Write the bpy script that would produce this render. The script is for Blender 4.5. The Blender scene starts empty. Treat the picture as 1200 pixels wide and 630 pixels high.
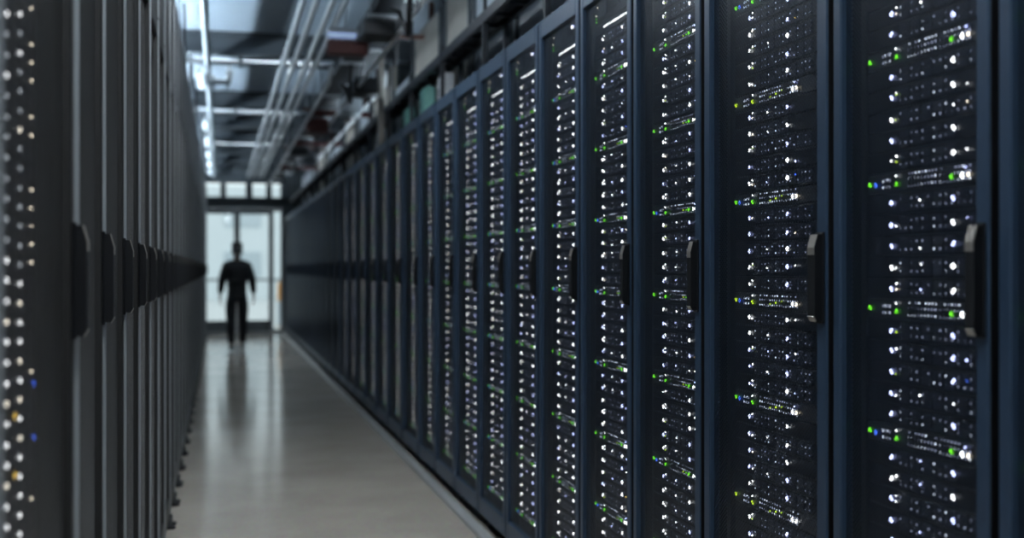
import bpy, math, random
from mathutils import Vector, Matrix
random.seed(7)
C = bpy.context.scene.collection
sc = bpy.context.scene
R = math.radians

# ------------------------------------------------------------------ materials
def mat(name, col, rough=0.5, metal=0.0, spec=0.5, emit=None, estr=0.0, sample=True, noise=0.0, nscale=8.0, bump=0.0, rvar=0.0):
    m = bpy.data.materials.new(name); m.use_nodes = True
    nt = m.node_tree; b = nt.nodes['Principled BSDF']
    b.inputs['Base Color'].default_value = (*col, 1)
    b.inputs['Roughness'].default_value = rough
    b.inputs['Metallic'].default_value = metal
    b.inputs['Specular IOR Level'].default_value = spec
    if emit:
        b.inputs['Emission Color'].default_value = (*emit, 1)
        b.inputs['Emission Strength'].default_value = estr
        if not sample: m.cycles.emission_sampling = 'NONE'
    if noise or bump or rvar:
        tc = nt.nodes.new('ShaderNodeTexCoord'); n = nt.nodes.new('ShaderNodeTexNoise')
        n.inputs['Scale'].default_value = nscale; n.inputs['Detail'].default_value = 5
        nt.links.new(tc.outputs['Object'], n.inputs['Vector'])
        if noise:
            mx = nt.nodes.new('ShaderNodeMix'); mx.data_type = 'RGBA'
            mx.inputs['A'].default_value = (*[c*(1-noise) for c in col], 1)
            mx.inputs['B'].default_value = (*[min(1, c*(1+noise)) for c in col], 1)
            nt.links.new(n.outputs['Fac'], mx.inputs['Factor']); nt.links.new(mx.outputs['Result'], b.inputs['Base Color'])
        if rvar:
            mr = nt.nodes.new('ShaderNodeMapRange')
            mr.inputs['To Min'].default_value = max(0.02, rough-rvar); mr.inputs['To Max'].default_value = rough+rvar
            nt.links.new(n.outputs['Fac'], mr.inputs['Value']); nt.links.new(mr.outputs['Result'], b.inputs['Roughness'])
        if bump:
            bp = nt.nodes.new('ShaderNodeBump'); bp.inputs['Strength'].default_value = bump; bp.inputs['Distance'].default_value = 0.01
            nt.links.new(n.outputs['Fac'], bp.inputs['Height']); nt.links.new(bp.outputs['Normal'], b.inputs['Normal'])
    return m

M = {}
M['blue_paint'] = mat('blue_black_paint', (0.030, 0.056, 0.098), 0.38, noise=0.15, nscale=30)
M['grey_paint'] = mat('grey_black_paint', (0.027, 0.027, 0.027), 0.40, noise=0.15, nscale=30)
M['carcass'] = mat('carcass_black', (0.012, 0.014, 0.018), 0.6, noise=0.2, nscale=12)
M['screen_blue'] = mat('perforated_steel_dark', (0.018, 0.028, 0.045), 0.34, 0.2, noise=0.1, nscale=40)
M['screen_grey'] = mat('perforated_steel_grey', (0.026, 0.025, 0.024), 0.4, 0.2, noise=0.1, nscale=40)
M['handle'] = mat('handle_black', (0.006, 0.007, 0.009), 0.5, spec=0.3)
M['handle_metal'] = mat('handle_zinc', (0.45, 0.42, 0.38), 0.42, 0.7)
M['rail'] = mat('zinc_rail', (0.10, 0.11, 0.12), 0.45, 0.6)
M['chassis'] = mat('server_face_black', (0.006, 0.007, 0.010), 0.4, noise=0.25, nscale=60)
M['chassis_grey'] = mat('switch_face_grey', (0.05, 0.055, 0.065), 0.42, noise=0.2, nscale=60)
M['slot'] = mat('drive_slot', (0.07, 0.078, 0.11), 0.3, 0.5)
M['port'] = mat('port_black', (0.004, 0.004, 0.005), 0.5)
def led(n, c, s, sample=False): return mat(n, c, 0.3, emit=c, estr=s, sample=sample)
M['led_white'] = led('light_white', (0.93, 0.97, 1.0), 8.0)
M['led_cool'] = led('light_cool_white', (0.50, 0.57, 1.0), 6.0)
M['led_warm'] = led('light_warm_white', (1.0, 0.90, 0.72), 5.0)
M['led_green'] = led('light_green', (0.16, 0.85, 0.02), 2.2)
M['led_lime'] = led('light_lime', (0.55, 0.85, 0.03), 1.8)
M['led_blue'] = led('light_blue', (0.06, 0.16, 0.95), 2.4)
M['led_amber'] = led('light_amber', (1.0, 0.66, 0.10), 2.5)
M['led_dim'] = led('light_dim', (0.72, 0.82, 1.0), 1.8)
M['led_faint'] = led('light_faint', (0.62, 0.70, 1.0), 0.55)
M['concrete'] = None
M['deck'] = mat('galvanised_deck', (0.62, 0.70, 0.77), 0.45, 0.1, noise=0.08, nscale=3)
M['beam'] = mat('beam_grey', (0.10, 0.112, 0.122), 0.55, noise=0.15, nscale=5)
M['galv'] = mat('galvanised_pipe', (0.90, 0.93, 0.95), 0.35, 0.0, noise=0.08, nscale=10)
M['wall'] = mat('painted_wall', (0.20, 0.21, 0.22), 0.8, noise=0.08, nscale=4)
M['frame_grey'] = mat('door_frame_grey', (0.22, 0.25, 0.27), 0.45, noise=0.05, nscale=8)
M['blank'] = mat('blanking_panel_black', (0.016, 0.018, 0.021), 0.5, noise=0.15, nscale=6)
M['tray'] = mat('tray_black', (0.016, 0.02, 0.027), 0.5, noise=0.2, nscale=10)
M['cable'] = mat('cable_black', (0.012, 0.012, 0.014), 0.6)
M['cable_grey'] = mat('cable_grey', (0.16, 0.18, 0.2), 0.6)
M['red'] = mat('red_pipe', (0.07, 0.012, 0.010), 0.5, noise=0.2, nscale=8)
M['rust'] = mat('brown_pipe', (0.12, 0.055, 0.04), 0.6, noise=0.2, nscale=8)
M['beige'] = mat('beige_panel', (0.52, 0.48, 0.42), 0.6, noise=0.15, nscale=3)
M['pale'] = mat('pale_grey_panel', (0.55, 0.60, 0.64), 0.5, noise=0.12, nscale=3)
M['teal'] = mat('teal_box', (0.22, 0.50, 0.46), 0.5, noise=0.1, nscale=6)
M['skin'] = mat('skin', (0.46, 0.29, 0.21), 0.5, noise=0.08, nscale=20)
M['hair'] = mat('hair_black', (0.008, 0.007, 0.007), 0.5, noise=0.3, nscale=60, bump=0.5)
M['cloth'] = mat('cloth_black', (0.010, 0.011, 0.014), 0.85, noise=0.25, nscale=40, bump=0.2)
M['trouser'] = mat('cloth_charcoal', (0.012, 0.013, 0.017), 0.85, noise=0.25, nscale=40, bump=0.2)
M['shoe'] = mat('shoe_black', (0.008, 0.008, 0.009), 0.4)
M['eye'] = mat('eye_white', (0.7, 0.7, 0.7), 0.2)
M['lip'] = mat('lip', (0.4, 0.16, 0.14), 0.5)
M['tube'] = mat('lit_tube', (0.9, 0.95, 1.0), 0.3, emit=(0.88, 0.95, 1.0), estr=210.0)
M['tube_added'] = mat('lit_tube_added', (0.9, 0.95, 1.0), 0.3, emit=(0.80, 0.91, 1.0), estr=130.0)  # tubes of the lamps added behind the beams
M['diffuser'] = mat('lit_diffuser', (0.9, 0.95, 1.0), 0.3, emit=(0.72, 0.88, 1.0), estr=0.5, sample=False)
M['lamp_body'] = mat('lamp_white', (0.7, 0.72, 0.74), 0.4)
M['paving'] = mat('pale_paving', (0.62, 0.64, 0.64), 0.8, noise=0.08, nscale=2)
M['facade'] = mat('pale_facade', (0.75, 0.80, 0.82), 0.7, noise=0.05, nscale=1)
M['facade_glass'] = mat('facade_glass', (0.55, 0.62, 0.66), 0.1)
M['orange'] = mat('orange_barrier', (0.80, 0.38, 0.10), 0.6)
M['steel'] = mat('brushed_steel', (0.5, 0.52, 0.54), 0.3, 0.9)
M['kerb'] = mat('kerb_aluminium', (0.60, 0.62, 0.63), 0.35, 0.3, noise=0.1, nscale=12)
M['edge_glint'] = mat('painted_glint', (0.46, 0.50, 0.53), 0.35, 0.3)  # pale colour stands in for window light caught on the bevels
M['far_white'] = led('far_light_white', (0.93, 0.97, 1.0), 5.5)
M['far_cool'] = led('far_light_cool', (0.52, 0.60, 1.0), 5.0)
M['uplight'] = mat('added_uplight_tube', (0.9, 0.95, 1.0), 0.3, emit=(0.66, 0.84, 1.0), estr=100.0)  # tubes of the unseen lamps added to brighten the deck
M['uplight_soft'] = mat('added_uplight_soft', (0.9, 0.95, 1.0), 0.3, emit=(0.70, 0.86, 1.0), estr=30.0)  # weaker tubes for the lamps added on the ladder
M['drive_w'] = led('light_drive', (0.95, 0.97, 1.0), 5.5)
M['drive_y'] = led('light_drive_warm', (1.0, 0.93, 0.8), 5.0)
M['drive_d'] = led('light_drive_dim', (0.8, 0.87, 0.95), 1.6)
M['pipe_grey'] = mat('pipe_grey', (0.34, 0.38, 0.40), 0.4, 0.3, noise=0.1, nscale=10)

def concrete():
    m = mat('polished_concrete', (0.40, 0.385, 0.36), 0.2)
    nt = m.node_tree; b = nt.nodes['Principled BSDF']
    tc = nt.nodes.new('ShaderNodeTexCoord')
    n1 = nt.nodes.new('ShaderNodeTexNoise'); n1.inputs['Scale'].default_value = 1.6; n1.inputs['Detail'].default_value = 8
    n2 = nt.nodes.new('ShaderNodeTexNoise'); n2.inputs['Scale'].default_value = 45; n2.inputs['Detail'].default_value = 4
    for n in (n1, n2): nt.links.new(tc.outputs['Object'], n.inputs['Vector'])
    r = nt.nodes.new('ShaderNodeValToRGB')
    r.color_ramp.elements[0].position = 0.3; r.color_ramp.elements[0].color = (0.52, 0.475, 0.415, 1)
    r.color_ramp.elements[1].position = 0.7; r.color_ramp.elements[1].color = (0.65, 0.60, 0.53, 1)
    nt.links.new(n1.outputs['Fac'], r.inputs['Fac'])
    mx = nt.nodes.new('ShaderNodeMix'); mx.data_type = 'RGBA'; mx.blend_type = 'OVERLAY'; mx.inputs['Factor'].default_value = 0.25
    nt.links.new(r.outputs['Color'], mx.inputs['A']); nt.links.new(n2.outputs['Color'], mx.inputs['B'])
    nt.links.new(mx.outputs['Result'], b.inputs['Base Color'])
    mr = nt.nodes.new('ShaderNodeMapRange'); mr.inputs['To Min'].default_value = 0.10; mr.inputs['To Max'].default_value = 0.18; b.inputs['Specular IOR Level'].default_value = 0.8
    nt.links.new(n1.outputs['Fac'], mr.inputs['Value']); nt.links.new(mr.outputs['Result'], b.inputs['Roughness'])
    bp = nt.nodes.new('ShaderNodeBump'); bp.inputs['Strength'].default_value = 0.05; bp.inputs['Distance'].default_value = 0.01
    nt.links.new(n1.outputs['Fac'], bp.inputs['Height']); nt.links.new(bp.outputs['Normal'], b.inputs['Normal'])
    return m
M['concrete'] = concrete()

def glass():
    m = bpy.data.materials.new('clear_glass'); m.use_nodes = True
    nt = m.node_tree; nt.nodes.clear()
    o = nt.nodes.new('ShaderNodeOutputMaterial'); mx = nt.nodes.new('ShaderNodeMixShader')
    t = nt.nodes.new('ShaderNodeBsdfTransparent'); t.inputs['Color'].default_value = (0.93, 0.97, 0.97, 1)
    g = nt.nodes.new('ShaderNodeBsdfGlossy'); g.inputs['Roughness'].default_value = 0.03
    f = nt.nodes.new('ShaderNodeFresnel'); f.inputs['IOR'].default_value = 1.3
    nt.links.new(f.outputs['Fac'], mx.inputs['Fac']); nt.links.new(t.outputs[0], mx.inputs[1]); nt.links.new(g.outputs[0], mx.inputs[2])
    nt.links.new(mx.outputs[0], o.inputs['Surface'])
    return m
M['glass'] = glass()

# ------------------------------------------------------------------ mesh builder
class MB:
    def __init__(s): s.v = []; s.f = []; s.m = []; s.mats = []; s.sm = []
    def mi(s, m):
        if m not in s.mats: s.mats.append(m)
        return s.mats.index(m)
    def add(s, vs, fs, m, smooth=False):
        b = len(s.v); s.v += [tuple(v) for v in vs]; k = s.mi(m)
        for f in fs: s.f.append(tuple(b+i for i in f)); s.m.append(k); s.sm.append(smooth)
    def box(s, x0, x1, y0, y1, z0, z1, m, bev=0.0):
        if bev <= 0:
            vs = [(x, y, z) for x in (x0, x1) for y in (y0, y1) for z in (z0, z1)]
            s.add(vs, [(0,1,3,2), (4,6,7,5), (0,4,5,1), (2,3,7,6), (0,2,6,4), (1,5,7,3)], m); return
        b = bev; vs = []; idx = {}
        X, Y, Z = (x0, x1), (y0, y1), (z0, z1); sg = (1, -1)
        for i in (0, 1):
            for j in (0, 1):
                for k in (0, 1):
                    p = (X[i], Y[j], Z[k]); q = (X[i]+sg[i]*b, Y[j]+sg[j]*b, Z[k]+sg[k]*b)
                    for a, pt in enumerate(((p[0], q[1], q[2]), (q[0], p[1], q[2]), (q[0], q[1], p[2]))):
                        idx[(i, j, k, a)] = len(vs); vs.append(pt)
        fs = []
        I = lambda i, j, k, a: idx[(i, j, k, a)]
        for e in (0, 1):
            fs.append((I(e,0,0,0), I(e,1,0,0), I(e,1,1,0), I(e,0,1,0)))
            fs.append((I(0,e,0,1), I(1,e,0,1), I(1,e,1,1), I(0,e,1,1)))
            fs.append((I(0,0,e,2), I(1,0,e,2), I(1,1,e,2), I(0,1,e,2)))
            for g in (0, 1):
                fs.append((I(e,g,0,0), I(e,g,1,0), I(e,g,1,1), I(e,g,0,1)))
                fs.append((I(e,0,g,0), I(e,1,g,0), I(e,1,g,2), I(e,0,g,2)))
                fs.append((I(0,e,g,1), I(1,e,g,1), I(1,e,g,2), I(0,e,g,2)))
                for h in (0, 1): fs.append((I(e,g,h,0), I(e,g,h,1), I(e,g,h,2)))
        s.add(vs, fs, m)
    def tube(s, pts, r, m, n=10, cap=True):
        pts = [Vector(p) for p in pts]; rings = []; b = len(s.v)
        rs = r if isinstance(r, (list, tuple)) else [r]*len(pts)
        ref = None; vs = []
        for i, p in enumerate(pts):
            d = (pts[min(i+1, len(pts)-1)]-pts[max(i-1, 0)])
            d = d.normalized() if d.length > 1e-9 else Vector((0, 0, 1))
            if ref is None:
                ref = d.cross(Vector((0, 0, 1)))
                if ref.length < 0.1: ref = d.cross(Vector((1, 0, 0)))
            u = (ref-d*ref.dot(d)).normalized(); ref = u; w = d.cross(u)
            for k in range(n):
                a = 2*math.pi*k/n; vs.append(p+(u*math.cos(a)+w*math.sin(a))*rs[i])
        fs = [(i*n+k, i*n+(k+1) % n, (i+1)*n+(k+1) % n, (i+1)*n+k) for i in range(len(pts)-1) for k in range(n)]
        s.add(vs, fs, m, True)
        if cap:
            L = len(pts)-1
            s.add([vs[k] for k in range(n)], [tuple(range(n))], m); s.add([vs[L*n+k] for k in range(n)], [tuple(reversed(range(n)))], m)
    def prism(s, poly, axis, a, b, m, smooth=False):
        n = len(poly)
        def P(p, t):
            q = list(p); q.insert(axis, t); return tuple(q)
        vs = [P(p, a) for p in poly]+[P(p, b) for p in poly]
        s.add(vs, [tuple(range(n)), tuple(range(2*n-1, n-1, -1))]+[(i, (i+1) % n, n+(i+1) % n, n+i) for i in range(n)], m, smooth)
    def dome(s, x, y, z, ry, rz, h, m, n=8):          # a lens on a face that looks along +x
        vs = []
        for q, (a, t) in enumerate(((1.0, 0.0), (0.8, 0.7), (0.0, 1.0))):
            if q == 2: vs.append((x+h, y, z)); break
            for k in range(n):
                c = 2*math.pi*k/n; vs.append((x+h*t, y+ry*a*math.cos(c), z+rz*a*math.sin(c)))
        fs = [(k, (k+1) % n, n+(k+1) % n, n+k) for k in range(n)]+[(n+k, n+(k+1) % n, 2*n) for k in range(n)]
        s.add(vs, fs, m, True)
    def quad(s, x, y0, y1, z0, z1, m): s.add([(x,y0,z0), (x,y1,z0), (x,y1,z1), (x,y0,z1)], [(0,1,2,3)], m)
    def mesh(s, name):
        me = bpy.data.meshes.new(name); me.from_pydata(s.v, [], s.f)
        for m in s.mats: me.materials.append(m)
        me.polygons.foreach_set('material_index', s.m); me.polygons.foreach_set('use_smooth', s.sm)
        me.update(); return me
    def build(s, name, parent=None, **kw): return link(name, s.mesh(name), parent, **kw)

def link(name, data, parent=None, loc=(0, 0, 0), rz=0.0, **tags):
    o = bpy.data.objects.new(name, data); C.objects.link(o)
    o.location = loc; o.rotation_euler = (0, 0, rz)
    if parent is not None: o.parent = parent
    for k, v in tags.items():
        if v: o[k] = v
    return o
def thing(name, label, cat, loc=(0, 0, 0), rz=0.0, group=None): return link(name, None, None, loc, rz, label=label, category=cat, group=group)
def one(mb, name, label, cat, group=None, loc=(0, 0, 0)): return mb.build(name, loc=loc, label=label, category=cat, group=group)
def struct(mb, name, parent=None): return mb.build(name, parent, kind='structure' if parent is None else None)
def copy_tree(o, parent=None):
    c = o.copy(); C.objects.link(c)
    if parent is not None: c.parent = parent
    for ch in list(o.children): copy_tree(ch, c)
    return c
ORD = 'zeroth first second third fourth fifth sixth seventh eighth ninth tenth eleventh twelfth thirteenth fourteenth fifteenth sixteenth seventeenth eighteenth nineteenth twentieth'.split()
TENS = {2: 'twenty', 3: 'thirty', 4: 'forty'}
def nth(n):
    if n <= 20: return ORD[n]
    t, u = divmod(n, 10)
    return (TENS[t][:-1]+'ieth') if u == 0 else TENS[t]+'-'+ORD[u]

# ------------------------------------------------------------------ the setting
END, BACK, LW, RW, DECK = 24.7, -3.5, -1.5, 2.75, 3.55
b = MB(); b.box(LW-.1, RW+.1, BACK-.1, END+.1, -.15, 0, M['concrete']); struct(b, 'floor')
b = MB(); b.box(LW-.12, LW, BACK, END, 0, DECK+.1, M['wall']); struct(b, 'wall_left')
b = MB(); b.box(RW, RW+.12, BACK, END, 0, DECK+.1, M['wall']); struct(b, 'wall_right')
b = MB(); b.box(LW, RW, BACK-.12, BACK, 0, DECK+.1, M['wall']); struct(b, 'wall_back')
# ribbed deck: trapezoid ribs running across the aisle
b = MB(); y = BACK; prof = []
while y < END+.1:
    prof += [(y, DECK+.045), (y+.055, DECK+.045), (y+.075, DECK), (y+.135, DECK)]; y += .155
n = len(prof); vs = [(x, p[0], p[1]) for x in (LW, RW) for p in prof]
b.add(vs, [(i, i+1, n+i+1, n+i) for i in range(n-1)], M['deck'])
b.box(LW, RW, BACK, END+.1, DECK+.09, DECK+.16, M['wall']); struct(b, 'ceiling')
beam_y = [-1.0, 3.4, 7.2, 10.95, 14.6, 16.6, 18.5, 20.3, 22.1, 23.7]
for i, y in enumerate(beam_y):
    b = MB(); z0, z1 = DECK-.21, DECK-.004
    b.prism([(y-.07, z0), (y+.07, z0), (y+.07, z0+.018), (y+.008, z0+.018), (y+.008, z1-.018), (y+.07, z1-.018), (y+.07, z1), (y-.07, z1),
             (y-.07, z1-.018), (y-.008, z1-.018), (y-.008, z0+.018), (y-.07, z0+.018)], 0, LW, RW, M['beam'])
    struct(b, 'beam')
# end wall with openings: sections of wall round the glass doors, the sidelight and the clerestory
DX0, DX1, SX0, SX1 = -.34, 1.08, 1.10, 1.27
b = MB()
b.box(LW, DX0, END, END+.15, 0, DECK+.1, M['frame_grey'])
b.box(SX1+.01, RW, END, END+.15, 0, DECK+.1, M['frame_grey'])
b.box(DX0, SX1+.01, END, END+.15, 2.62, 2.84, M['frame_grey'])
b.box(DX0, SX1+.01, END, END+.15, 3.17, DECK+.1, M['frame_grey'])
b.box(DX1, SX0, END, END+.15, 0, 2.62, M['frame_grey'])
for x0, x1 in ((.04, .12), (.56, .66), (.98, 1.06)): b.box(x0, x1, END, END+.15, 2.84, 3.17, M['frame_grey'])
struct(b, 'wall_front')
b = MB(); b.box(DX0-.1, RW-.5, END-.05, END-.003, 2.72, 2.84, M['beam'], .006); struct(b, 'trim_1')
def glazed(name, x0, x1, z0, z1, st, rail_b, rail_t, y, handle=None):
    f = MB(); t = .05
    f.box(x0, x0+st, y, y+t, z0, z1, M['frame_grey'], .003); f.box(x1-st, x1, y, y+t, z0, z1, M['frame_grey'], .003)
    f.box(x0+st, x1-st, y, y+t, z0, z0+rail_b, M['frame_grey'], .003); f.box(x0+st, x1-st, y, y+t, z1-rail_t, z1, M['frame_grey'], .003)
    o = struct(f, name)
    g = MB(); g.box(x0+st-.004, x1-st+.004, y+.02, y+.03, z0+rail_b-.004, z1-rail_t+.004, M['glass']); g.build('pane', o)
    if handle is not None:
        h = MB(); h.tube([(handle, y-.002, 1.0), (handle, y-.05, 1.0), (handle, y-.05, 1.45), (handle, y-.002, 1.45)], .012, M['steel']); h.build('handle', o)
glazed('door_1', DX0+.01, .358, .006, 2.61, .06, .25, .11, END+.03, .325)
glazed('door_2', .362, DX1-.006, .006, 2.61, .06, .25, .11, END+.03, .395)
glazed('window_1', SX0+.002, SX1+.006, .004, 2.61, .014, .06, .05, END+.03)
for i, (x0, x1) in enumerate(((DX0, .04), (.12, .56), (.66, .98), (1.06, SX1+.01))):
    glazed('window_%d' % (i+2), x0+.002, x1-.002, 2.842, 3.168, .02, .02, .02, END+.04)
b = MB(); b.box(DX0, SX1, END-.04, END-.002, 0, .018, M['galv'], .004); struct(b, 'trim_2')
# kerb along the blue row, skirting under the grey row
b = MB()
b.prism([(1.262, 0.0005), (1.262, .022), (1.268, .028), (1.312, .028), (1.318, .022), (1.318, 0.0005)], 1, BACK, END-.05, M['kerb']); struct(b, 'trim_3')
for nm in ('outside_ground',):
    b = MB(); b.box(-25, 25, END+.2, END+60, -.2, -.02, M['paving']); struct(b, nm)

# ------------------------------------------------------------------ cabinets
W, H = .60, 2.42
def screen_mesh(name, m):
    b = MB(); y0, y1, z0, z1 = -.265, .265, .152, 2.345
    pitch, hw, x, t = .0080*math.sqrt(2), .00105*math.sqrt(2), -.014, .00050
    for s in (1, -1):
        k = (z0 - s*(y1 if s > 0 else y0)); kmax = z1 - s*(y0 if s > 0 else y1)
        c = k
        while c < kmax:                        # line z = s*y + c
            lo, hi = y0, y1
            a0, a1 = sorted(((z0-c)/s, (z1-c)/s)); lo, hi = max(lo, a0), min(hi, a1)
            if hi-lo > .002:
                xx = x if s > 0 else x-t
                vs = [(xx+d, y, s*y+c+w) for d in (0, -t) for (y, w) in ((lo, -hw), (hi, -hw), (hi, hw), (lo, hw))]
                b.add(vs, [(0,1,2,3), (7,6,5,4), (0,4,5,1), (3,2,6,7)], m)
            c += pitch
    return b.mesh(name)

def make_cabinet(paint, screen, label, edged=False):
    root = thing('server_cabinet', label, 'server cabinet', (0, 0, 0))
    b = MB(); c = M['carcass']; y = W/2-.002
    b.box(-1.05, -.034, -y, -y+.016, .05, H, c); b.box(-1.05, -.034, y-.016, y, .05, H, c)
    b.box(-1.05, -.034, -y+.016, y-.016, H-.03, H, c); b.box(-1.05, -.034, -y+.016, y-.016, .05, .09, c)
    b.box(-1.05, -1.035, -y+.016, y-.016, .09, H-.03, c)
    b.build('cabinet_body', root)
    for s in (-1, 1):
        r = MB(); r.prism([(-.12, s*.272), (-.0625, s*.272), (-.0625, s*.252), (-.0655, s*.252), (-.0655, s*.268), (-.12, s*.268)], 2, .095, H-.035, M['rail'])
        r.build('mounting_rail', root)
    d = MB(); p = paint; yo = W/2-.0125; st = .034
    for y0, y1 in ((-yo, -yo+st), (yo-st-.006, yo)):
        d.box(-.032, 0, y0, y1, .065, H-.004, p, .0035)
    d.box(-.032, 0, -yo+st, yo-st-.006, H-.082, H-.004, p, .0035); d.box(-.032, 0, -yo+st, yo-st-.006, .065, .155, p, .0035)
    for e in (-yo-.0012, yo+.0002): d.box(-.032, -.0036, e, e+.001, .068, H-.007, M['port'])  # dark strips paint the shade in the gaps between doors
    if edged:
        for y0, y1 in ((-yo+.0005, -yo+.016), (yo-.010, yo-.0005)): d.box(-.003, .0035, y0, y1, .068, H-.007, M['edge_glint'], .001)  # pale strips paint the highlight along the door stiles
    door = d.build('door', root)
    link('mesh_screen', screen, door)
    h = MB(); yc = yo-.022; hz0, hz1 = 1.240, 1.436
    h.box(.0005, .006, yc-.016, yc+.016, hz0-.006, hz1+.006, M['handle'], .002)
    poly = [(.006, hz0), (.019, hz0), (.025, hz0+.010), (.025, hz1-.030), (.017, hz1-.001), (.006, hz1)]
    h.prism(poly, 1, yc-.014, yc+.014, M['handle'])
    h.build('handle', door)
    cp = MB(); cp.prism([(.0255, hz1-.046), (.0265, hz1-.046), (.0265, hz1-.029), (.0182, hz1+.0005), (.0172, hz1-.0002), (.0255, hz1-.030)], 1, yc-.013, yc+.013, M['handle_metal'])
    cp.build('handle_plate', door, label='zinc wear plate on the handle')
    cp = MB(); cp.prism([(.0195, hz0-.001), (.0205, hz0-.0015), (.0266, hz0+.010), (.0256, hz0+.0115)], 1, yc-.012, yc+.012, M['handle_metal'])
    cp.build('handle_toe', door, label='zinc toe plate of the handle')
    for x in ((0.0 if edged else -.08), -.98):
        for s in (-1, 1):
            f = MB(); f.tube([(x, s*.25, .0005), (x, s*.25, .012)], .032, M['handle'], 12); f.tube([(x, s*.25, .012), (x, s*.25, .055)], .012, M['rail'], 8)
            f.build('levelling_foot', root)
    return root

# gaps between the cabinets of each row, along the aisle
gaps_r = [.56, 1.15, 1.752, 2.310, 3.017, 3.585, 4.160, 4.740, 5.320, 5.920, 6.550, 7.17, 7.80, 8.53, 9.29, 10.03, 10.82, 11.60, 12.39]
while gaps_r[-1] < 23.8: gaps_r.append(gaps_r[-1]+.80)
gaps_l = [1.43, 2.205, 2.715, 3.30, 3.89, 4.48]
while gaps_l[-1] < 23.8: gaps_l.append(gaps_l[-1]+.60)
XR, XL = 1.33, -.252
proto_r = make_cabinet(M['blue_paint'], screen_mesh('mesh_screen_dark', M['screen_blue']), 'x')
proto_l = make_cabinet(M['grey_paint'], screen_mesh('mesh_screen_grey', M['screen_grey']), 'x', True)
def place_row(proto, gaps, X, rz, lab, group):
    out = []; n = len(gaps)-1
    for i in range(n):
        o = proto if i == 0 else copy_tree(proto)
        o.location = (X, (gaps[i]+gaps[i+1])/2, 0); o.rotation_euler = (0, 0, rz); o.scale = (1, (gaps[i+1]-gaps[i])/W, 1)
        o['label'] = lab(i, n); o['group'] = group; out.append(o)
    return out
def lab_r(i, n):
    if i == 0: return 'dark blue server cabinet at the open end of the kerb row, beside the viewer'
    if i == 1: return 'dark blue server cabinet showing only a sliver of its door stile, end of kerb row'
    if i == 3: return 'extra wide blue mesh-door cabinet, third along the kerb, broad dark margin beside its lights'
    if i <= 16: return 'blue mesh-door server cabinet full of white and green lights, %s along the kerb' % nth(i)
    return 'dark blue server cabinet along the kerb, %s counted from the glass end doors' % nth(n-i)
def lab_l(i, n):
    if i == 0: return 'grey mesh-door cabinet with white, yellow and blue lights showing through its screen'
    if i <= 16: return 'charcoal grey cabinet with black lever handle, %s past the lit grey cabinet' % nth(i)
    return 'charcoal grey cabinet opposite the kerb, %s counted from the glass end doors' % nth(n-i)
row_r = place_row(proto_r, gaps_r, XR, math.pi, lab_r, 'blue cabinets along the kerb')
row_l = place_row(proto_l, gaps_l, XL, 0, lab_l, 'grey cabinets facing the blue row')

# ------------------------------------------------------------------ equipment (local: face looks along +x, y to the right of someone facing it)
U = .04445; FX = -.050; Z0 = .207
def chassis(mb, h, face, y0=-.235, y1=.215, depth=.62):
    mb.box(FX-depth, FX-.008, y0+.034, y1-.014, -h/2+.0015, h/2-.0015, M['chassis'])
    mb.box(FX-.012, FX, y0, y1, -h/2+.002, h/2-.002, face, .0012)
def server_mesh(k):
    rr = random.Random(100+k); b = MB(); chassis(b, U, M['chassis'])
    for j in range(8):                                         # drive sleds across the face
        y = -.112+j*.0385
        if k == 1 and j > 4: continue
        b.box(FX, FX+.003, y, y+.033, -.016, -.001, M['slot'], .001); b.box(FX, FX+.003, y, y+.033, .001, .016, M['slot'], .001)
        for z in (-.0085, .0085):
            q = rr.random(); m = M['led_dim'] if q < .18 else M['led_faint'] if q < .75 else None
            if m: b.quad(FX+.0035, y+.003, y+.0065, z-.002, z+.002, m)
            if rr.random() < .45: b.quad(FX+.0035, y+.022, y+.027, z-.002, z+.0015, M['led_faint'])
    for j in range(6):
        b.quad(FX+.0006, -.228+j*.006, -.225+j*.006, -.014, .014, M['port'])
    return b.mesh('rack_server')
def light_mesh(name, ry, rz, m): 
    b = MB(); b.dome(0, 0, 0, ry, rz, .003, m); return b.mesh(name)
L = {c: light_mesh('status_light_'+c, .0042, .0058, M['led_'+c]) for c in ('white', 'cool', 'warm', 'green', 'lime', 'blue', 'amber')}
LB = {c: light_mesh('status_light_round_'+c, .0058, .0058, M['led_'+c]) for c in ('white', 'cool', 'green', 'lime', 'blue')}
LS = {c: light_mesh('activity_light_'+c, .0022, .0024, M['led_'+c]) for c in ('white', 'warm', 'lime', 'green', 'blue', 'amber', 'cool')}
srv = [server_mesh(k) for k in range(4)]
def switch_mesh(k):
    rr = random.Random(50+k); b = MB(); chassis(b, U, M['chassis_grey'])
    for j in range(4):
        for z in (-.008, .006): b.box(FX-.001, FX+.0015, -.178+j*.009, -.171+j*.009, z-.005, z+.004, M['port']); b.quad(FX+.002, -.177+j*.009, -.172+j*.009, z-.0035, z+.0025, M['led_faint'] if (j+k) % 2 else M['led_dim'])
    for j in range(18):
        y = -.085+j*.0115+(.004 if j > 8 else 0)
        for z in (-.010, .004):
            b.box(FX-.001, FX+.0015, y, y+.0095, z-.005, z+.005, M['port'])
            b.quad(FX+.002, y+.0015, y+.0055, z-.0025, z+.0022, M['led_dim'] if rr.random() < .45 else M['led_faint'])
        if rr.random() < .8: b.quad(FX+.0006, y+.002, y+.007, .0135, .0165, M['led_faint'] if rr.random() < .7 else M['led_dim'])
    return b.mesh('network_switch')
swm = [switch_mesh(k) for k in range(3)]
def world_of(X, rz, yc, x, y, z):
    s = -1 if rz else 1
    return (X+s*x, yc+s*y, z)
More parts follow.
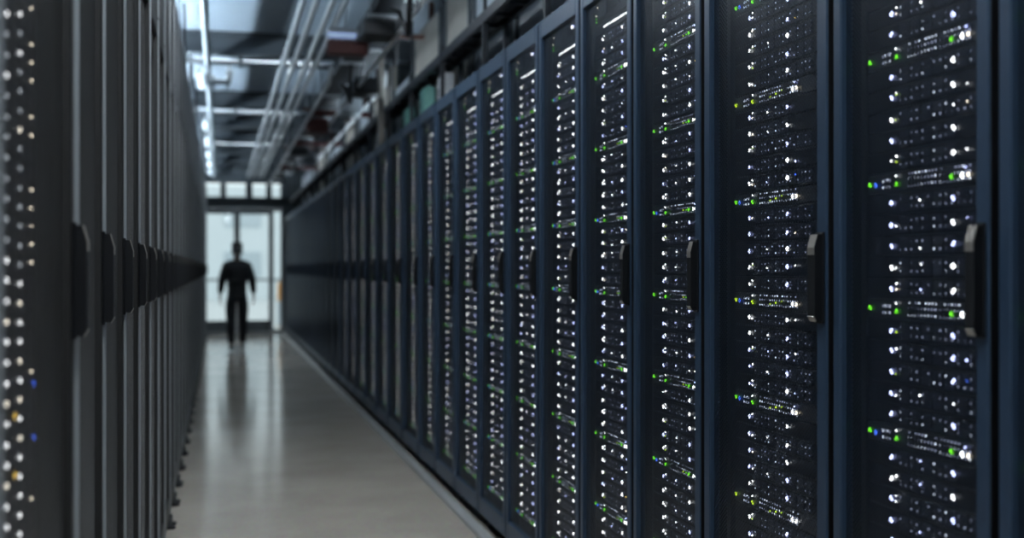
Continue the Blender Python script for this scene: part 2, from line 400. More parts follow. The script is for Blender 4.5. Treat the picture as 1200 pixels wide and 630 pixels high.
# camera numbers (for deciding which servers show largest)
TH = math.atan2(343, 1339); CT, ST = math.cos(TH), math.sin(TH); CH = 1.36
def proj(p):
    d = p[1]*CT+p[0]*ST; r = p[0]*CT-p[1]*ST
    return 600+1339*r/d, 314+1339*(CH-p[2])/d, d

off = {2: .03, 3: -.005, 4: .02, 5: -.005, 6: 0, 7: -.03, 8: -.03, 9: -.03, 10: -.01}
slots = []                       # (i, slot, score, yc)
for i in range(0, 19):
    yc = (gaps_r[i]+gaps_r[i+1])/2-off.get(i, 0.0)
    for s in range(1, 46):
        if s % 6 == 0: continue
        p = world_of(XR, math.pi, yc, FX, -.05, Z0+s*U); u, v, d = proj(p)
        inside = -6 < v < 636 and 250 < u < 1190
        slots.append((i, s, (1.0/d/d*p[0]/d) if inside else -1, yc))
best = sorted([q for q in slots if q[2] > 0], key=lambda q: -q[2])[:276]
keep = {(q[0], q[1]) for q in best}
far = MB()
def put_light(parent, data, name, y, z, x=FX+.0032):
    o = link(name, data, parent, (x, y, z)); return o
def server(i, s, yc, X, rz, label, group, rr):
    z = Z0+s*U
    o = link('rack_server', srv[rr.randrange(4)], None, (X, yc, z), rz, label=label, category='server', group=group)
    k = 'cool' if rr.random() < (.55 if i in (2, 3) else .25) else 'white'
    lit = rr.random() > .05
    put_light(o, (L if i > 2 else LB)[k] if lit else LS['white'], 'status_light', -.140+rr.uniform(-.001, .001), rr.uniform(-.002, .002))
    if rr.random() < .75: put_light(o, LS[rr.choice(['warm', 'white', 'white', 'lime'])], 'activity_light', -.122, -.003 if rr.random() < .6 else .006)
    if rr.random() < .5: put_light(o, LS['white'], 'activity_light', -.121, .009)
    if rr.random() < .55: put_light(o, LS[rr.choice(['white', 'cool', 'white'])], 'activity_light', -.035+rr.uniform(-.004, .004), rr.uniform(-.008, .008))
    k2 = 'cool' if rr.random() < .5 else 'white'
    put_light(o, LB[k2] if rr.random() > .08 else LS['white'], 'status_light', .070+rr.uniform(-.001, .001), rr.uniform(-.003, .003))
    if rr.random() < .3: put_light(o, LS[rr.choice(['cool', 'warm', 'amber', 'white', 'blue'])], 'activity_light', .112, rr.uniform(-.008, .008))
    return o
def far_server(i, s, yc, X, rz, rr, yoff=0):
    z = Z0+s*U; sg = -1 if rz else 1
    def Wp(x, y, zz): return (X+sg*x, yc+sg*y, zz)
    def bx(x0, x1, y0, y1, z0, z1, m):
        a = Wp(x0, y0, z0); c = Wp(x1, y1, z1)
        far.box(min(a[0], c[0]), max(a[0], c[0]), min(a[1], c[1]), max(a[1], c[1]), z0, z1, m)
    bx(FX-.5, FX-.010, -.195, .185, z-U/2+.002, z+U/2-.002, M['chassis']); bx(FX-.009, FX, -.235, .215, z-U/2+.002, z+U/2-.002, M['chassis'])
    def lt(y, hy, hz, m): bx(FX, FX+.003, y-hy, y+hy, z-hz, z+hz, m)
    lt(-.14, .0042, .005, M['far_white'] if rr.random() < .75 else M['far_cool']); lt(.07, .0042, .005, M['far_white'] if rr.random() < .6 else M['far_cool'])
    if rr.random() < .6: lt(-.12, .002, .002, M['led_warm'])
    if rr.random() < .6: lt(-.03+rr.uniform(-.02, .02), .002, .002, M['led_dim'])
rr = random.Random(11)
def pos_text(s):
    k = 7-s//6                     # switches from the top: slot 42 is the first
    return s % 6, k
for (i, s, scr, yc) in slots:
    a, k = pos_text(s)
    if (i, s) in keep:
        # s counts up from the floor: a slots above the switch below it
        sw = 7-(s//6)+1
        where = 'of the %s blue cabinet' % nth(i) if i != 3 else 'of the wide third blue cabinet'
        lab = 'slim black server, %s above the %s green-lit switch %s' % (nth(a), nth(sw), where)
        server(i, s, yc, XR, math.pi, lab, 'slim servers in the blue cabinets', rr)
    elif i >= 1:
        far_server(i, s, yc, XR, math.pi, rr)
# switches, lit strips and head units of the blue row
strip = MB(); chassis(strip, U, M['chassis'])
for j in range(16): strip.box(FX, FX+.0025, -.130+j*.0205, -.116+j*.0205, -.004, .004, M['slot'])
strip_me = strip.mesh('patch_panel')
sl = MB()
for j in range(16): sl.quad(FX+.003, -.130+j*.0205+.001, -.116+j*.0205-.001, -.0035, .0035, M['led_white'])
strip_lights = sl.mesh('panel_lights')
head = MB(); chassis(head, U*2, M['chassis']); 
head.box(FX, FX+.004, -.02, .04, -.02, .02, M['port'], .001); head.box(FX, FX+.004, -.19, -.10, -.025, .025, M['slot'], .001)
head_me = head.mesh('cooling_controller')
rr = random.Random(23)
for i in range(1, 17):
    yc = (gaps_r[i]+gaps_r[i+1])/2-off.get(i, 0.0); cab = 'the %s blue cabinet' % nth(i)
    for k in range(0, 8):
        z = Z0+k*6*U; n = 8-k
        o = link('network_switch', swm[rr.randrange(3)], None, (XR, yc, z), math.pi, label='green-lit network switch, %s from the top of %s' % (nth(n), cab), category='network switch', group='green-lit switches in the blue cabinets')
        lime = i == 3 and rr.random() < .8
        gr = 'lime' if lime else 'green'
        put_light(o, (LB if i < 6 else L)[gr], 'status_light', -.222, 0)
        put_light(o, (LB if i < 6 else L)[gr], 'status_light', -.122, -.004)
        put_light(o, LS['white'], 'activity_light', -.122, .013)
        if rr.random() < .5: put_light(o, L['blue'], 'status_light', -.200, -.002)
        if i != 3:
            put_light(o, LB[gr], 'status_light', .064, -.003)
            if i > 3:
                put_light(o, LS[gr], 'activity_light', .042, -.003); put_light(o, LS['lime'], 'activity_light', .020, -.003)
        else:
            for q in range(3): put_light(o, LS['lime'], 'activity_light', -.02+q*.03, -.006+q*.004)
        put_light(o, L['white'], 'status_light', .098, -.003); put_light(o, L['warm' if rr.random() < .4 else 'white'], 'status_light', .116, -.003)
        if rr.random() < .5: put_light(o, LS['cool'], 'activity_light', .108, .012)
    o = link('patch_panel', strip_me, None, (XR, yc, Z0+46*U), math.pi, label='panel with a straight row of white lights near the top of '+cab, category='patch panel', group='lit panels in the blue cabinets')
    link('light_row', strip_lights, o)
    o = link('control_unit', head_me, None, (XR, yc, Z0+47.55*U), math.pi, label='black unit with a bright pair of lights at the top of '+cab, category='control unit', group='top units in the blue cabinets')
    put_light(o, LB['cool'], 'status_light', .068, .010); put_light(o, LB['white'], 'status_light', .050, .010)
    put_light(o, LS['warm'], 'activity_light', -.20, .015)
    for q in range(3): put_light(o, LS['green' if q else 'warm'], 'activity_light', -.215, -.012-q*.012)
# storage units of the lit grey cabinet
SH = .0889
def store_mesh(k):
    q = random.Random(300+k); b = MB(); chassis(b, SH, M['chassis'], -.235, .235)
    for j in range(6):
        for r3 in range(3):
            y = -.205+j*.068; z = -.0296+r3*.0296
            b.box(FX, FX+.004, y, y+.060, z-.013, z+.013, M['slot'], .0015)
    return b.mesh('storage_unit')
stm = [store_mesh(k) for k in range(2)]
rr = random.Random(5)
yl = (gaps_l[0]+gaps_l[1])/2+.012
STL = light_mesh('drive_light_w', .0042, .0042, M['drive_y']); STW = light_mesh('drive_light_c', .0042, .0042, M['drive_w']); STD = light_mesh('drive_light_d', .0042, .0042, M['drive_d'])
for s in range(24):
    z = .18+s*SH
    o = link('storage_unit', stm[s % 2], None, (XL, yl, z), 0, label='wide black drive unit, %s from the bottom of the lit grey cabinet' % nth(s+1), category='storage unit', group='drive units in the lit grey cabinet')
    for r3 in range(3):
        zz = -.0296+r3*.0296
        put_light(o, STD if rr.random() < (.75 if 13 < s < 18 else .15) else STL if rr.random() < .3 else STW, 'drive_light', -.055+.004, zz+.006, FX+.0042)
        put_light(o, STD if rr.random() < (.75 if 13 < s < 18 else .2) else STL if rr.random() < .4 else STW, 'drive_light', .062, zz, FX+.0042)
        if rr.random() < .45: put_light(o, LS['warm'], 'activity_light', .172, zz+.004, FX+.0042)
    if s in (10, 11): put_light(o, LB['blue'], 'status_light', .212, .01, FX+.002); put_light(o, L['amber'], 'status_light', .02, -.02, FX+.0042)
# servers that fill the rest of the cabinets
for i in range(1, 5):
    yc = (gaps_l[i]+gaps_l[i+1])/2
    for s in range(1, 46): far_server(i, s, yc, XL, 0, rr)
for z in range(0, 7):
    pass
far.build('rack_server', kind='stuff', label='slim servers with white lights filling the farther cabinets', category='servers')

# ------------------------------------------------------------------ overhead
for k, (x, lab) in enumerate(((.58, 'nearest the aisle centre'), (.675, 'second from the aisle centre'), (.79, 'third from the aisle centre'), (.875, 'fourth, beside the dark pipework'))):
    b = MB(); b.tube([(x, BACK+.05, 3.275), (x, END-.02, 3.275)], .025, M['galv'], 12)
    for y in beam_y: b.box(x-.027, x+.027, y-.02, y+.02, 3.25, 3.337, M['galv'], .004)
    for y in range(-2, 24, 3): b.tube([(x, y+.2, 3.275), (x, y+.28, 3.275)], .030, M['galv'], 12)
    one(b, 'ceiling_conduit', 'pale galvanised conduit under the ceiling, '+lab, 'conduit', 'four parallel ceiling conduits')
# pale pipe on the other side of the aisle, carrying slim lamps
b = MB(); b.tube([(-.105, BACK+.05, 3.24), (-.105, END-.02, 3.24)], .028, M['pipe_grey'], 12)
for y in beam_y: b.box(-.139, -.071, y-.015, y+.015, 3.205, 3.337, M['pipe_grey'], .004)
one(b, 'ceiling_pipe', 'pale pipe along the ceiling above the grey cabinets', 'pipe')
for k, y in enumerate((11.3, 14.95, 16.95, 18.85, 20.65, 22.45)):
    t = thing('hanging_lamp', 'slim lit lamp beside the pale pipe, %s from the glass end doors' % nth(6-k), 'lamp', (-.175, y+.45, 3.20), 0, 'slim lamps beside the pale pipe')
    b = MB(); b.box(-.028, .028, -.42, .42, .018, .06, M['pipe_grey'], .006); b.box(-.004, .004, -.3, -.29, .06, .345, M['steel']); b.box(-.004, .004, .29, .3, .06, .345, M['steel']); b.build('housing', t)
    b = MB(); b.box(-.024, .024, -.41, .41, -.004, .018, M['diffuser'], .006); b.build('diffuser', t)
# flanged valve on a branch
t = thing('ceiling_valve', 'dark flanged valve on a short branch off the pale pipe', 'valve', (-.105, 11.35, 3.15))
b = MB(); b.tube([(-.0, 0, .06), (0, 0, .0), (.20, 0, .0), (.20, 0, .07)], .028, M['beam'], 12); b.build('body', t)
for x in (.04, .17):
    b = MB(); b.tube([(x, 0, 0), (x+.022, 0, 0)], .058, M['beam'], 14); b.build('flange', t)
b = MB(); b.tube([(.20, 0, .07), (.20, 0, .11)], .034, M['beam'], 12); b.tube([(.20, 0, .11), (.20, 0, .19)], .01, M['beam'], 8); b.build('stem', t)
# cross pipes behind the beams
for k, y in enumerate((11.25, 14.9, 18.8)):
    b = MB(); b.tube([(-1.3, y, 3.325), (1.25, y, 3.325)], .026, M['beam'], 10)
    for x in (-.9, .2, 1.1): b.box(x-.02, x+.02, y-.03, y+.03, 3.29, DECK-.002, M['beam'])
    one(b, 'ceiling_cross_pipe', 'pipe crossing the aisle under the deck, %s of three from the viewer' % nth(k+1), 'pipe', 'pipes crossing under the deck')
# batten lamps over near aisle; unseen ones added behind beams to light the floor
def batten(x, y, z, along_x, lab):
    t = thing('hanging_tube_lamp', lab, 'lamp', (x, y, z), 0 if along_x else math.pi/2, 'batten lamps at the beams')
    b = MB(); b.box(-.62, .62, -.012, .012, -.02, .02, M['lamp_body'], .003)
    for e in (-.60, .60): b.box(e-.02, e+.02, -.03, .03, -.018, .018, M['lamp_body'], .003)
    for e in (-.4, .4): b.box(e-.006, e+.006, -.004, .004, .02, DECK-z-.004, M['steel'])
    b.build('housing', t)
    if along_x:
        b = MB()
        b.prism([(-.075, -.055), (-.072, -.055), (-.040, .024), (.040, .024), (.072, -.055), (.075, -.055), (.043, .028), (-.043, .028)], 0, -.62, .62, M['beam']); b.build('reflector', t)  # dark trough added to hide the tubes from view
    for s in (-1, 1):
        b = MB(); b.tube([(-.58, s*.026, 0), (.58, s*.026, 0)], .011, M['tube_added' if along_x else 'tube'], 6); b.build('lamp_tube', t)
for k, y in enumerate((-1.5, 1.2, 4.2, 6.6)):
    batten(.30, y, 3.38, False, 'twin tube lamp hanging over the aisle above the viewer, %s along' % nth(k+1))
for k, y in enumerate((11.2, 14.85, 16.85, 18.75, 20.55, 22.3)):
    batten(.34, y+.06, 3.47, True, 'added unseen tube lamp tucked behind the %s ceiling beam in view' % nth(k+1))
# blanking panels and cable tray over the grey row
for i in range(len(gaps_l)-1):
    b = MB(); b.box(-.285, -.262, gaps_l[i]+.004, gaps_l[i+1]-.004, H+.006, 2.98, M['blank'], .003)
    b.box(-.2615, -.2535, gaps_l[i]+.012, gaps_l[i+1]-.012, H+.008, 2.972, M['grey_paint'], .002)
    for e0, e1 in ((gaps_l[i]+.013, gaps_l[i]+.028), (gaps_l[i+1]-.023, gaps_l[i+1]-.013)): b.box(-.2535, -.2485, e0, e1, H+.004, 2.97, M['edge_glint'], .001)  # painted highlight of the doors carried up the filler panel
    n = len(gaps_l)-1
    lab = 'black filler panel standing on top of the lit grey cabinet' if i == 0 else ('black filler panel on the grey cabinets, %s past the lit one' % nth(i) if i <= 16 else 'black filler panel on the grey cabinets, %s from the glass end doors' % nth(n-i))
    one(b, 'filler_panel', lab, 'panel', 'filler panels above the grey cabinets')
b = MB()
for x in (-.98, -.64): b.box(x-.012, x+.012, -3, END-.1, 3.02, 3.10, M['tray'])
y = -2.9
while y < END-.2: b.box(-.968, -.652, y, y+.03, 3.025, 3.05, M['tray']); y += .3
for y in range(-2, 25, 2):
    for x in (-.975, -.645): b.box(x-.006, x+.006, y-.006, y+.006, 3.1, DECK-.002, M['steel'])
one(b, 'hanging_cable_ladder', 'black cable ladder hung over the grey cabinets', 'cable tray')
rr = random.Random(3)
for k in range(6):
    x0 = -.92+k*.046; pts = []; r = rr.uniform(.010, .017); y = -2.8
    while y < END-.3:
        pts.append((x0+.01*math.sin(y*1.3), y, 3.054+r+.006*(1+math.sin(y*.9+k)))); y += .35
    b = MB(); b.tube(pts, r, M['cable'] if k % 3 else M['cable_grey'], 8)
    one(b, 'cable', '%s cable lying on the ladder over the grey cabinets, %s from the wall' % ('grey' if k % 3 == 0 else 'black', nth(k+1)), 'cable', 'cables on the grey-row ladder')
for k in range(13):  # unseen lamps, added behind the panels to brighten the ceiling deck
    t = thing('added_uplight', 'added unseen uplight behind the black filler panels, %s from the glass end doors' % nth(13-k), 'lamp', (-.38, .9+k*1.85, 3.07), 0, 'added uplights over the grey cabinets')
    b = MB(); b.prism([(-.05, .02), (-.046, .02), (-.03, -.02), (.03, -.02), (.046, .02), (.05, .02), (.034, -.025), (-.034, -.025)], 1, -.91, .91, M['lamp_body'])
    for e in (-.6, .6): b.box(-.062, -.052, e-.006, e+.006, .0, DECK-3.07-.004, M['steel']); b.box(-.062, -.03, e-.006, e+.006, -.004, .004, M['steel'])
    b.build('housing', t)
    b = MB(); b.tube([(0, -.90, .014), (0, .90, .014)], .013, M['uplight'], 6); b.build('lamp_tube', t)
for k in range(11):
    y = 8.6+k*1.25+rr.uniform(-.2, .2); z = 2.99
    y = min((y+d for d in (0, .12, -.12, .25, -.25, .35, -.35)), key=lambda t: -min(1, min(min(abs(t+.05-q-.31), abs(t+.05-q), abs(t+.05-q-.62))/.2 for q in beam_y))-.001*(t == y))
    b = MB(); b.tube([(-.272, y, z), (-.268, y+.03, z+.12), (-.262-rr.uniform(0, .02), y+.08, z+.28), (-.275, y+.05, z+.42), (-.28, y+.05, DECK-.005)], rr.uniform(.008, .016), M['cable'] if k % 3 else M['cable_grey'], 8)
    one(b, 'hanging_cable', '%s cable rising from a filler panel to the deck, %s from the viewer' % ('black' if k % 3 else 'grey', nth(k+1)), 'cable', 'cables rising above the filler panels')
# ladder rack and its posts over the blue row
b = MB()
for x in (1.40, 1.52): b.box(x-.012, x+.012, 2.2, 23.5, 2.695, 2.755, M['tray'])
y = 2.3
while y < 23.4: b.box(1.41, 1.51, y, y+.03, 2.70, 2.72, M['tray']); y += .3
y = 2.4; pk = 0
while y < 23:
    for x in (1.40, 1.52): b.box(x-.014, x+.014, y-.014, y+.014, H+.001, 2.70, M['tray'])
    b.box(1.392, 1.408, y-.012, y+.012, 2.755, DECK-.215, M['tray'])
    y += 1.22
one(b, 'cable_ladder', 'dark cable ladder on posts along the top of the blue cabinets', 'cable tray')
b = MB(); b.tube([(1.432, 2.4+.4*k, 2.734) for k in range(53)], .0125, M['cable_grey'], 8)
one(b, 'cable', 'grey cable lying on the ladder over the blue cabinets', 'cable')
for k in range(11):  # second unseen row, added to lighten the deck more evenly
    t = thing('added_ladder_uplight', 'added unseen uplight on the ladder over the blue cabinets, %s from the viewer' % nth(k+1), 'lamp', (1.478, 3.5+k*1.9, 2.742), 0, 'added uplights on the blue-row ladder')
    b = MB(); b.prism([(-.026, .026), (-.023, .026), (-.018, -.018), (.018, -.018), (.023, .026), (.026, .026), (.021, -.021), (-.021, -.021)], 1, -.92, .92, M['tray'])
    for e in (-.922, .918): b.box(-.024, .024, e, e+.004, -.021, .026, M['tray'])
    b.build('housing', t)
    b = MB(); b.tube([(0, -.90, 0), (0, .90, 0)], .010, M['uplight_soft'], 6); b.build('lamp_tube', t)
# pale panels behind the ladder
pn = [(5.2, 6.2, 'pale', 2.78, 3.33), (6.3, 7.3, 'pale', 2.78, 3.33), (7.4, 8.3, 'beige', 2.6, 3.33), (8.45, 9.7, 'beige', 2.46, 3.33), (9.85, 10.8, 'pale', 2.46, 3.05), (10.9, 12.4, 'beige', 2.46, 3.33),
      (12.55, 13.6, 'pale', 2.46, 3.2), (13.7, 15.2, 'beige', 2.46, 3.33), (15.4, 17.4, 'pale', 2.46, 3.1), (17.6, 20.0, 'beige', 2.46, 3.33), (20.3, 23.4, 'pale', 2.46, 3.2)]
for k, (y0, y1, m, z0, z1) in enumerate(pn):
    t = thing('wall_cladding_panel', '%s panel above the blue cabinets, %s from the viewer' % ('pale grey' if m == 'pale' else 'beige', nth(k+1)), 'panel', (1.62, (y0+y1)/2, H+.001), 0, 'pale panels above the blue cabinets')
    t.name = 'containment_panel'
    h = (y1-y0)/2; b = MB(); b.box(0, .03, -h, h, .0, z1-H, M[m], .004); b.build('sheet', t)
    b = MB(); b.box(-.02, 0, -h, -h+.04, 0, z1-H, M['beam'], .003); b.box(-.02, 0, h-.04, h, 0, z1-H, M['beam'], .003); b.box(-.02, 0, -h+.04, h-.04, .42, .46, M['beam'], .003); b.build('edge_frame', t)
# pale riser post, boxes on top of the cabinets
b = MB(); b.box(1.338, 1.386, 9.86, 9.94, H+.012, 3.215, M['beige'], .006); b.box(1.335, 1.387, 9.84, 9.96, H+.001, H+.012, M['beige'], .003)
one(b, 'riser_post', 'pale beige square post rising from the blue cabinets to the trays', 'post')
bx = [(1.36, 7.45, .07, .20, .22, 'pale', 'pale grey'), (1.36, 8.15, .07, .24, .24, 'teal', 'teal green'), (1.36, 8.95, .07, .18, .2, 'teal', 'smaller teal'), (1.36, 10.45, .07, .35, .2, 'pale', 'long pale grey'), (1.36, 12.75, .07, .45, .2, 'beige', 'long beige')]
for (x, y, w, l, h, m, nm) in bx:
    t = thing('junction_box', nm+' junction box on top of the blue cabinets under the ladder', 'junction box', (x+.10, y, H+.001))
    b = MB(); b.box(-w/2, w/2, -l/2, l/2, 0, h, M[m], .008); b.build('body', t)
    b = MB(); b.box(-w/2-.008, -w/2, -l/2+.015, l/2-.015, .015, h-.015, M[m], .003); b.build('lid', t)
    b = MB(); b.box(-w/2-.016, -w/2-.008, l/2-.05, l/2-.03, h*.4, h*.6, M['beam'], .002); b.build('latch', t)
# hanging trays, pipes and boxes between the conduits and the blue row
for k, (x, z, w) in enumerate(((1.10, 3.12, .16), (1.31, 3.24, .16))):
    b = MB()
    b.box(x-w/2, x+w/2, 5.5, 23.6, z, z+.006, M['tray']); b.box(x-w/2, x-w/2+.006, 5.5, 23.6, z+.006, z+.075, M['tray']); b.box(x+w/2-.006, x+w/2, 5.5, 23.6, z+.006, z+.075, M['tray'])
    for y in [6.0+1.9*j for j in range(10)]:
        for e in (-1, 1): b.box(x+e*(w/2+.01)-.005, x+e*(w/2+.01)+.005, y-.005, y+.005, z-.02, DECK-.22, M['steel'])
        b.box(x-w/2-.02, x+w/2+.02, y-.02, y+.02, z-.022, z-.001, M['galv'])
    one(b, 'cable_tray', ('black cable tray hung beside the four pale conduits' if k == 0 else 'black cable tray hung under the ceiling over the blue cabinet fronts'), 'cable tray')
rr = random.Random(17)
rp = [(9.2, 3.24, 'rust'), (12.4, 3.02, 'red'), (13.6, 3.22, 'rust'), (15.6, 3.04, 'red'), (17.7, 3.2, 'rust'), (19.4, 3.04, 'red')]
for k, (y, z, m) in enumerate(rp):
    b = MB(); b.tube([(.95, y, z), (1.6, y, z), (1.66, y, z+.03), (1.68, y, z+.10), (1.68, y, DECK-.02)], .03 if m == 'red' else .022, M[m], 10)
    b.tube([(1.02, y, z), (1.07, y, z)], .042 if m == 'red' else .03, M[m], 10)
    b.box(.975, .99, y-.006, y+.006, z+.02, DECK-.002, M['steel'])
    one(b, 'ceiling_branch_pipe', '%s branch pipe crossing over the blue cabinet fronts, %s from the viewer' % ('dark red' if m == 'red' else 'brown', nth(k+1)), 'pipe', 'branch pipes over the blue cabinet fronts')
bxs = [(.93, 8.62, 2.955, .30, .16, .10, 'red', 'dark red', 3.085), (1.28, 10.2, 2.90, .26, .3, .14, 'blank', 'black', 3.217), (1.06, 13.0, 2.86, .24, .4, .16, 'red', 'dark red flat', 3.097), (1.08, 16.2, 2.92, .24, .3, .12, 'blank', 'small black', 3.097), (1.28, 11.6, 2.9, .22, .3, .16, 'pale', 'pale grey', 3.217), (1.06, 7.9, 2.95, .22, .3, .10, 'blank', 'flat black', 3.097)]
for (x, y, z, w, l, h, m, nm, top) in bxs:
    t = thing('hanging_box', nm+' box hung from the trays between conduits and blue cabinets', 'box', (x, y, z))
    b = MB(); b.box(-w/2, w/2, -l/2, l/2, 0, h, M[m], .01); b.build('body', t)
    b = MB()
    for e in (-1, 1): b.box(e*(w/2-.07)-.004, e*(w/2-.07)+.004, -.004, .004, h, top-z, M['steel'])
    b.build('hanger', t)
t = thing('hanging_strip_lamp', 'short bluish lamp hung beside the conduits above the dark red box', 'lamp', (.93, 8.60, 3.09))
b = MB(); b.box(-.15, .07, -.06, .06, .02, .06, M['lamp_body'], .006); b.box(-.015, -.007, -.004, .004, .06, DECK-3.094, M['steel']); b.build('housing', t)
b = MB(); b.box(-.145, .065, -.055, .055, -.004, .02, mat('blue_diffuser', (.6, .7, .9), .3, emit=(.45, .62, 1.0), estr=.45, sample=False), .006); b.build('diffuser', t)
for k, (x, y0, y1, z) in enumerate(((1.188, 6.3, 14, 2.96), (1.46, 10.2, 18, 3.02), (.942, 10, 23, 2.99))):
    b = MB(); b.tube([(x, y0, z+.1), (x, y0+.2, z), (x, y1-.2, z), (x, y1, z+.1)], .016, M['galv'], 8)
    for y in range(int(y0)+1, int(y1), 3): b.box(x-.004, x+.004, y-.004, y+.004, z, DECK-.002, M['steel'])
    one(b, 'thin_ceiling_conduit', 'thin galvanised conduit among the dark trays, %s of three' % nth(k+1), 'conduit', 'thin conduits among the trays')
for k in range(9):
    y = 7.0+k*1.75+rr.uniform(-.3, .3); x = (1.10, 1.31)[k % 2]; z = (3.155, 3.275)[k % 2]
    pts = [(x-.02, y-.5, z-.078), (x, y-.25, z-.15-rr.uniform(0, .1)), (x+.03, y, z-.24-rr.uniform(0, .12)), (x+.02, y+.3, z-.15), (x, y+.55, z-.078)]
    b = MB(); b.tube(pts, rr.uniform(.014, .024), M['cable'], 8)
    one(b, 'hanging_cable', 'black cable drooping from the trays over the blue row, %s from the viewer' % nth(k+1), 'cable', 'drooping cables over the blue row')

# ------------------------------------------------------------------ the person
def skin_obj(name, nodes, edges, m, parent, root=0, sub=2, **tags):
    me = bpy.data.meshes.new(name); me.from_pydata([n[0] for n in nodes], edges, [])
    o = bpy.data.objects.new(name, me); C.objects.link(o)
    md = o.modifiers.new('s', 'SKIN'); md.use_smooth_shade = True
    sv = me.skin_vertices[0].data
    for k, n in enumerate(nodes): sv[k].radius = n[1] if isinstance(n[1], tuple) else (n[1], n[1]); sv[k].use_root = (k == root)
    o.modifiers.new('d', 'SUBSURF').levels = sub; o.modifiers['d'].render_levels = sub
    dg = bpy.context.evaluated_depsgraph_get(); dg.update()
    nm = bpy.data.meshes.new_from_object(o.evaluated_get(dg)); nm.materials.clear(); nm.materials.append(m)
    for p in nm.polygons: p.use_smooth = True
    bpy.data.objects.remove(o)
    return link(name, nm, parent, **tags)
P = thing('person', 'person in dark clothes walking down the aisle towards the glass doors', 'person', (.285, 19.5, 0), R(2))
# joints: x right, y forward (towards the doors), z up
def arm(s, fwd):
    sh = (s*.175, -.01, 1.395); el = (s*.245, -.05+fwd*.3, 1.15); wr = (s*.268, .03+fwd, .915)
    return sh, el, wr
def leg(s, yk, ya, za, yt): return (s*.095, 0, .93), (s*.105, yk, .51), (s*.10, ya, za), (s*.115, yt, .04)
AL, AR = arm(-1, .03), arm(1, -.05)
LL, LR = leg(-1, -.03, -.16, .10, 0), leg(1, .10, .16, .085, .3)
nodes = [((0, 0, .96), (.125, .085)), ((0, .005, 1.12), (.115, .08)), ((0, 0, 1.32), (.135, .09)), ((0, -.012, 1.46), (.085, .07)), ((0, 0, 1.535), (.052, .055)),
         ((0, .012, 1.60), (.070, .084)), ((0, .018, 1.67), (.088, .108)), ((0, .010, 1.735), (.080, .098)), ((0, .005, 1.765), (.035, .04)),
         ((0, .112, 1.652), (.011, .012)), ((.076, .005, 1.655), (.012, .02)), ((-.076, .005, 1.655), (.012, .02))]
edges = [(0, 1), (1, 2), (2, 3), (3, 4), (4, 5), (5, 6), (6, 7), (7, 8), (6, 9), (6, 10), (6, 11)]
for s, A in ((-1, AL), (1, AR)):
    k = len(nodes)
    nodes += [(A[0], .052), (A[1], .038), (A[2], (.026, .022))]
    edges += [(2, k), (k, k+1), (k+1, k+2)]
    w = Vector(A[2]); palm = w+Vector((s*.002, .018, -.075)); nodes.append((tuple(palm), (.018, .034))); edges.append((k+2, k+3)); pk = k+3
    for j, (dy, ln) in enumerate(((.030, .078), (.010, .088), (-.010, .082), (-.028, .064))):
        a = palm+Vector((0, dy, -.02)); c = a+Vector((-s*.004, dy*.15+.006, -ln*.5)); e = c+Vector((-s*.018, .006, -ln*.45))
        q = len(nodes); nodes += [(tuple(a), .0095), (tuple(c), .009), (tuple(e), .0075)]; edges += [(pk, q), (q, q+1), (q+1, q+2)]
    a = w+Vector((-s*.004, .042, -.035)); c = a+Vector((-s*.008, .022, -.032)); q = len(nodes)
    nodes += [(tuple(a), .011), (tuple(c), .009)]; edges += [(k+2, q), (q, q+1)]
for Lg in (LL, LR):
    k = len(nodes); nodes += [(Lg[0], .075), (Lg[1], .048), (Lg[2], .034), (Lg[3], (.036, .026))]; edges += [(0, k), (k, k+1), (k+1, k+2), (k+2, k+3)]
skin_obj('body', nodes, edges, M['skin'], P)
# jacket
nodes = [((0, -.002, .88), (.172, .130)), ((0, .002, 1.0), (.165, .130)), ((0, .004, 1.14), (.170, .130)), ((0, -.002, 1.28), (.205, .145)), ((0, -.012, 1.41), (.165, .115)), ((0, -.012, 1.525), (.078, .076))]
edges = [(0, 1), (1, 2), (2, 3), (3, 4), (4, 5)]
for A in (AL, AR):
    k = len(nodes); w = Vector(A[2]); e = Vector(A[1]); nodes += [(A[0], (.078, .080)), (tuple((Vector(A[0])+e)/2), .082), (A[1], .072), (tuple(e*.06+w*.94), .052)]
    edges += [(4, k), (k, k+1), (k+1, k+2), (k+2, k+3)]
skin_obj('jacket', nodes, edges, M['cloth'], P, root=1)
nodes = [((0, 0, 1.0), (.148, .108)), ((0, 0, .93), (.152, .112))]; edges = [(0, 1)]
for Lg in (LL, LR):
    k = len(nodes); h, kn, an = Vector(Lg[0]), Vector(Lg[1]), Vector(Lg[2])
    nodes += [(tuple(h-Vector((0, 0, .06))), (.108, .118)), (tuple((h+kn)/2), .102), (tuple(kn), .080), (tuple((kn+an)/2+Vector((0, -.015, 0))), .075), (tuple(an+Vector((0, 0, .0))), .060)]
    edges += [(1, k)]+[(k+j, k+j+1) for j in range(4)]
skin_obj('trousers', nodes, edges, M['trouser'], P, root=1)
for Lg in (LL, LR):
    an = Vector(Lg[2]); z = .048 if Lg is LR else .055
    skin_obj('shoe', [((an.x, an.y-.055, z), (.040, .042)), ((an.x, an.y+.03, z), (.044, .046)), ((an.x*1.06, an.y+.13, z-.006), (.047, .034)), ((an.x*1.08, an.y+.20, z-.012), (.034, .024))], [(0, 1), (1, 2), (2, 3)], M['shoe'], P, root=1)
skin_obj('hair', [((0, -.050, 1.60), (.068, .05)), ((0, -.040, 1.68), (.098, .085)), ((0, -.010, 1.745), (.096, .110)), ((0, .045, 1.768), (.074, .060)), ((0, -.005, 1.79), (.06, .07))], [(0, 1), (1, 2), (2, 3), (2, 4)], M['hair'], P, root=1)
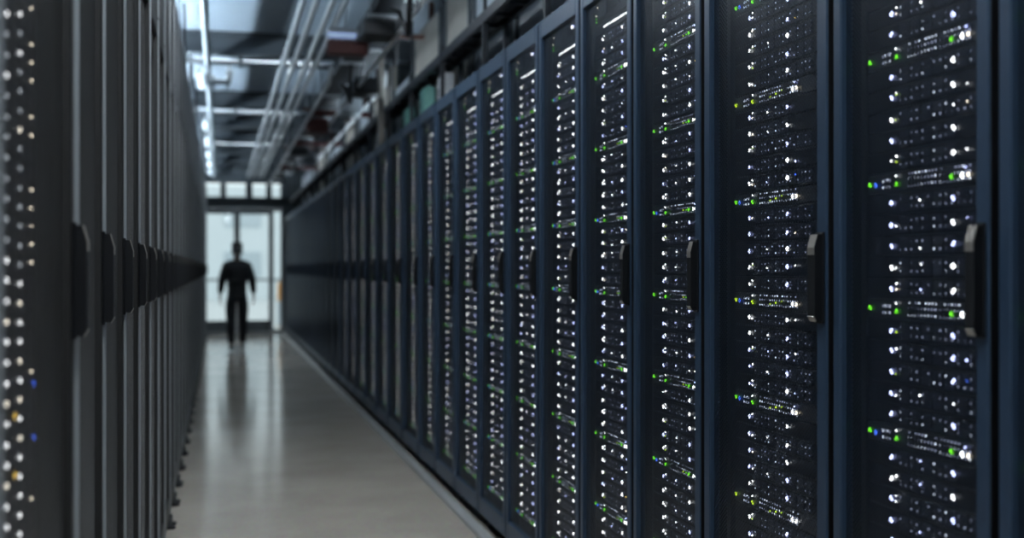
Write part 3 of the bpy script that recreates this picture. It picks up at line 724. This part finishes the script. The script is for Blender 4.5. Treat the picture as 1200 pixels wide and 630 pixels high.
for s in (-1, 1):
    b = MB(); b.tube([(s*.03, .086, 1.672), (s*.03, .094, 1.672), (s*.03, .099, 1.672)], [.011, .010, .003], M['eye'], 10); b.build('eye', P)
b = MB(); b.tube([(-.022, .090, 1.612), (-.01, .098, 1.611), (.01, .098, 1.611), (.022, .090, 1.612)], [.003, .006, .006, .003], M['lip'], 8); b.build('mouth', P)

# ------------------------------------------------------------------ outside the doors
t = thing('outside_building', 'pale blurred building beyond the glass doors', 'building', (1, 52, -.02))
b = MB(); b.box(-14, 14, 0, 5, 0, 5.0, M['facade']); b.build('walls', t)
for zz in (1.0, 3.2):
    for k in range(9):
        b = MB(); b.box(-12+k*2.8, -10.4+k*2.8, -.06, -.004, zz, zz+1.1, M['facade_glass'], .02); b.build('window', t)
t = thing('outside_railing', 'grey railing crossing outside the glass doors', 'railing', (.4, 30, -.02))
b = MB(); b.tube([(-4, 0, 1.08), (4, 0, 1.08)], .03, M['beam']); b.build('rail', t)
for k in range(7):
    b = MB(); b.tube([(-4+k*1.333, 0, 0), (-4+k*1.333, 0, 1.06)], .022, M['beam'], 8); b.build('post', t)
b = MB(); b.box(-.06, .06, -.06, .06, 0, .02, M['orange']); b.tube([(0, 0, .02), (0, 0, .62)], [.055, .05], M['pale'], 12); b.tube([(0, 0, .62), (0, 0, 1.02)], [.052, .045], M['orange'], 12); b.tube([(0, 0, 1.02), (0, 0, 1.06)], [.045, .012], M['orange'], 12)
one(b, 'outside_bollard', 'orange bollard seen through the narrow side window', 'bollard', loc=(1.36, 27.2, -.019))

# ------------------------------------------------------------------ world, camera, view
w = bpy.data.worlds.new('sky'); sc.world = w; w.use_nodes = True
bg = w.node_tree.nodes['Background']; bg.inputs['Color'].default_value = (0.87, 0.94, 0.98, 1); bg.inputs['Strength'].default_value = 1.25
cam = bpy.data.cameras.new('camera'); co = bpy.data.objects.new('camera', cam); C.objects.link(co)
co.location = (0, 0, CH); co.rotation_euler = (math.pi/2, 0, -TH)
cam.sensor_width = 36; cam.lens = 1339/1200*36; cam.clip_start = .01; cam.clip_end = 300
cam.shift_y = (314-315)/1200
cam.dof.use_dof = True; cam.dof.focus_distance = 3.2; cam.dof.aperture_fstop = 1.9
sc.camera = co
sc.view_settings.view_transform = 'Standard'; sc.view_settings.look = 'None'; sc.view_settings.gamma = 1
sc.view_settings.use_curve_mapping = False; sc.view_settings.exposure = 0.0
cy = sc.cycles
cy.use_denoising = True; cy.denoising_prefilter = 'ACCURATE'; cy.denoising_input_passes = 'RGB_ALBEDO_NORMAL'; cy.use_adaptive_sampling = False; cy.use_light_tree = True; cy.max_bounces = 8; cy.diffuse_bounces = 4; cy.glossy_bounces = 4; cy.transparent_max_bounces = 16
cy.sample_clamp_indirect = 1.5; cy.caustics_reflective = False; cy.caustics_refractive = False
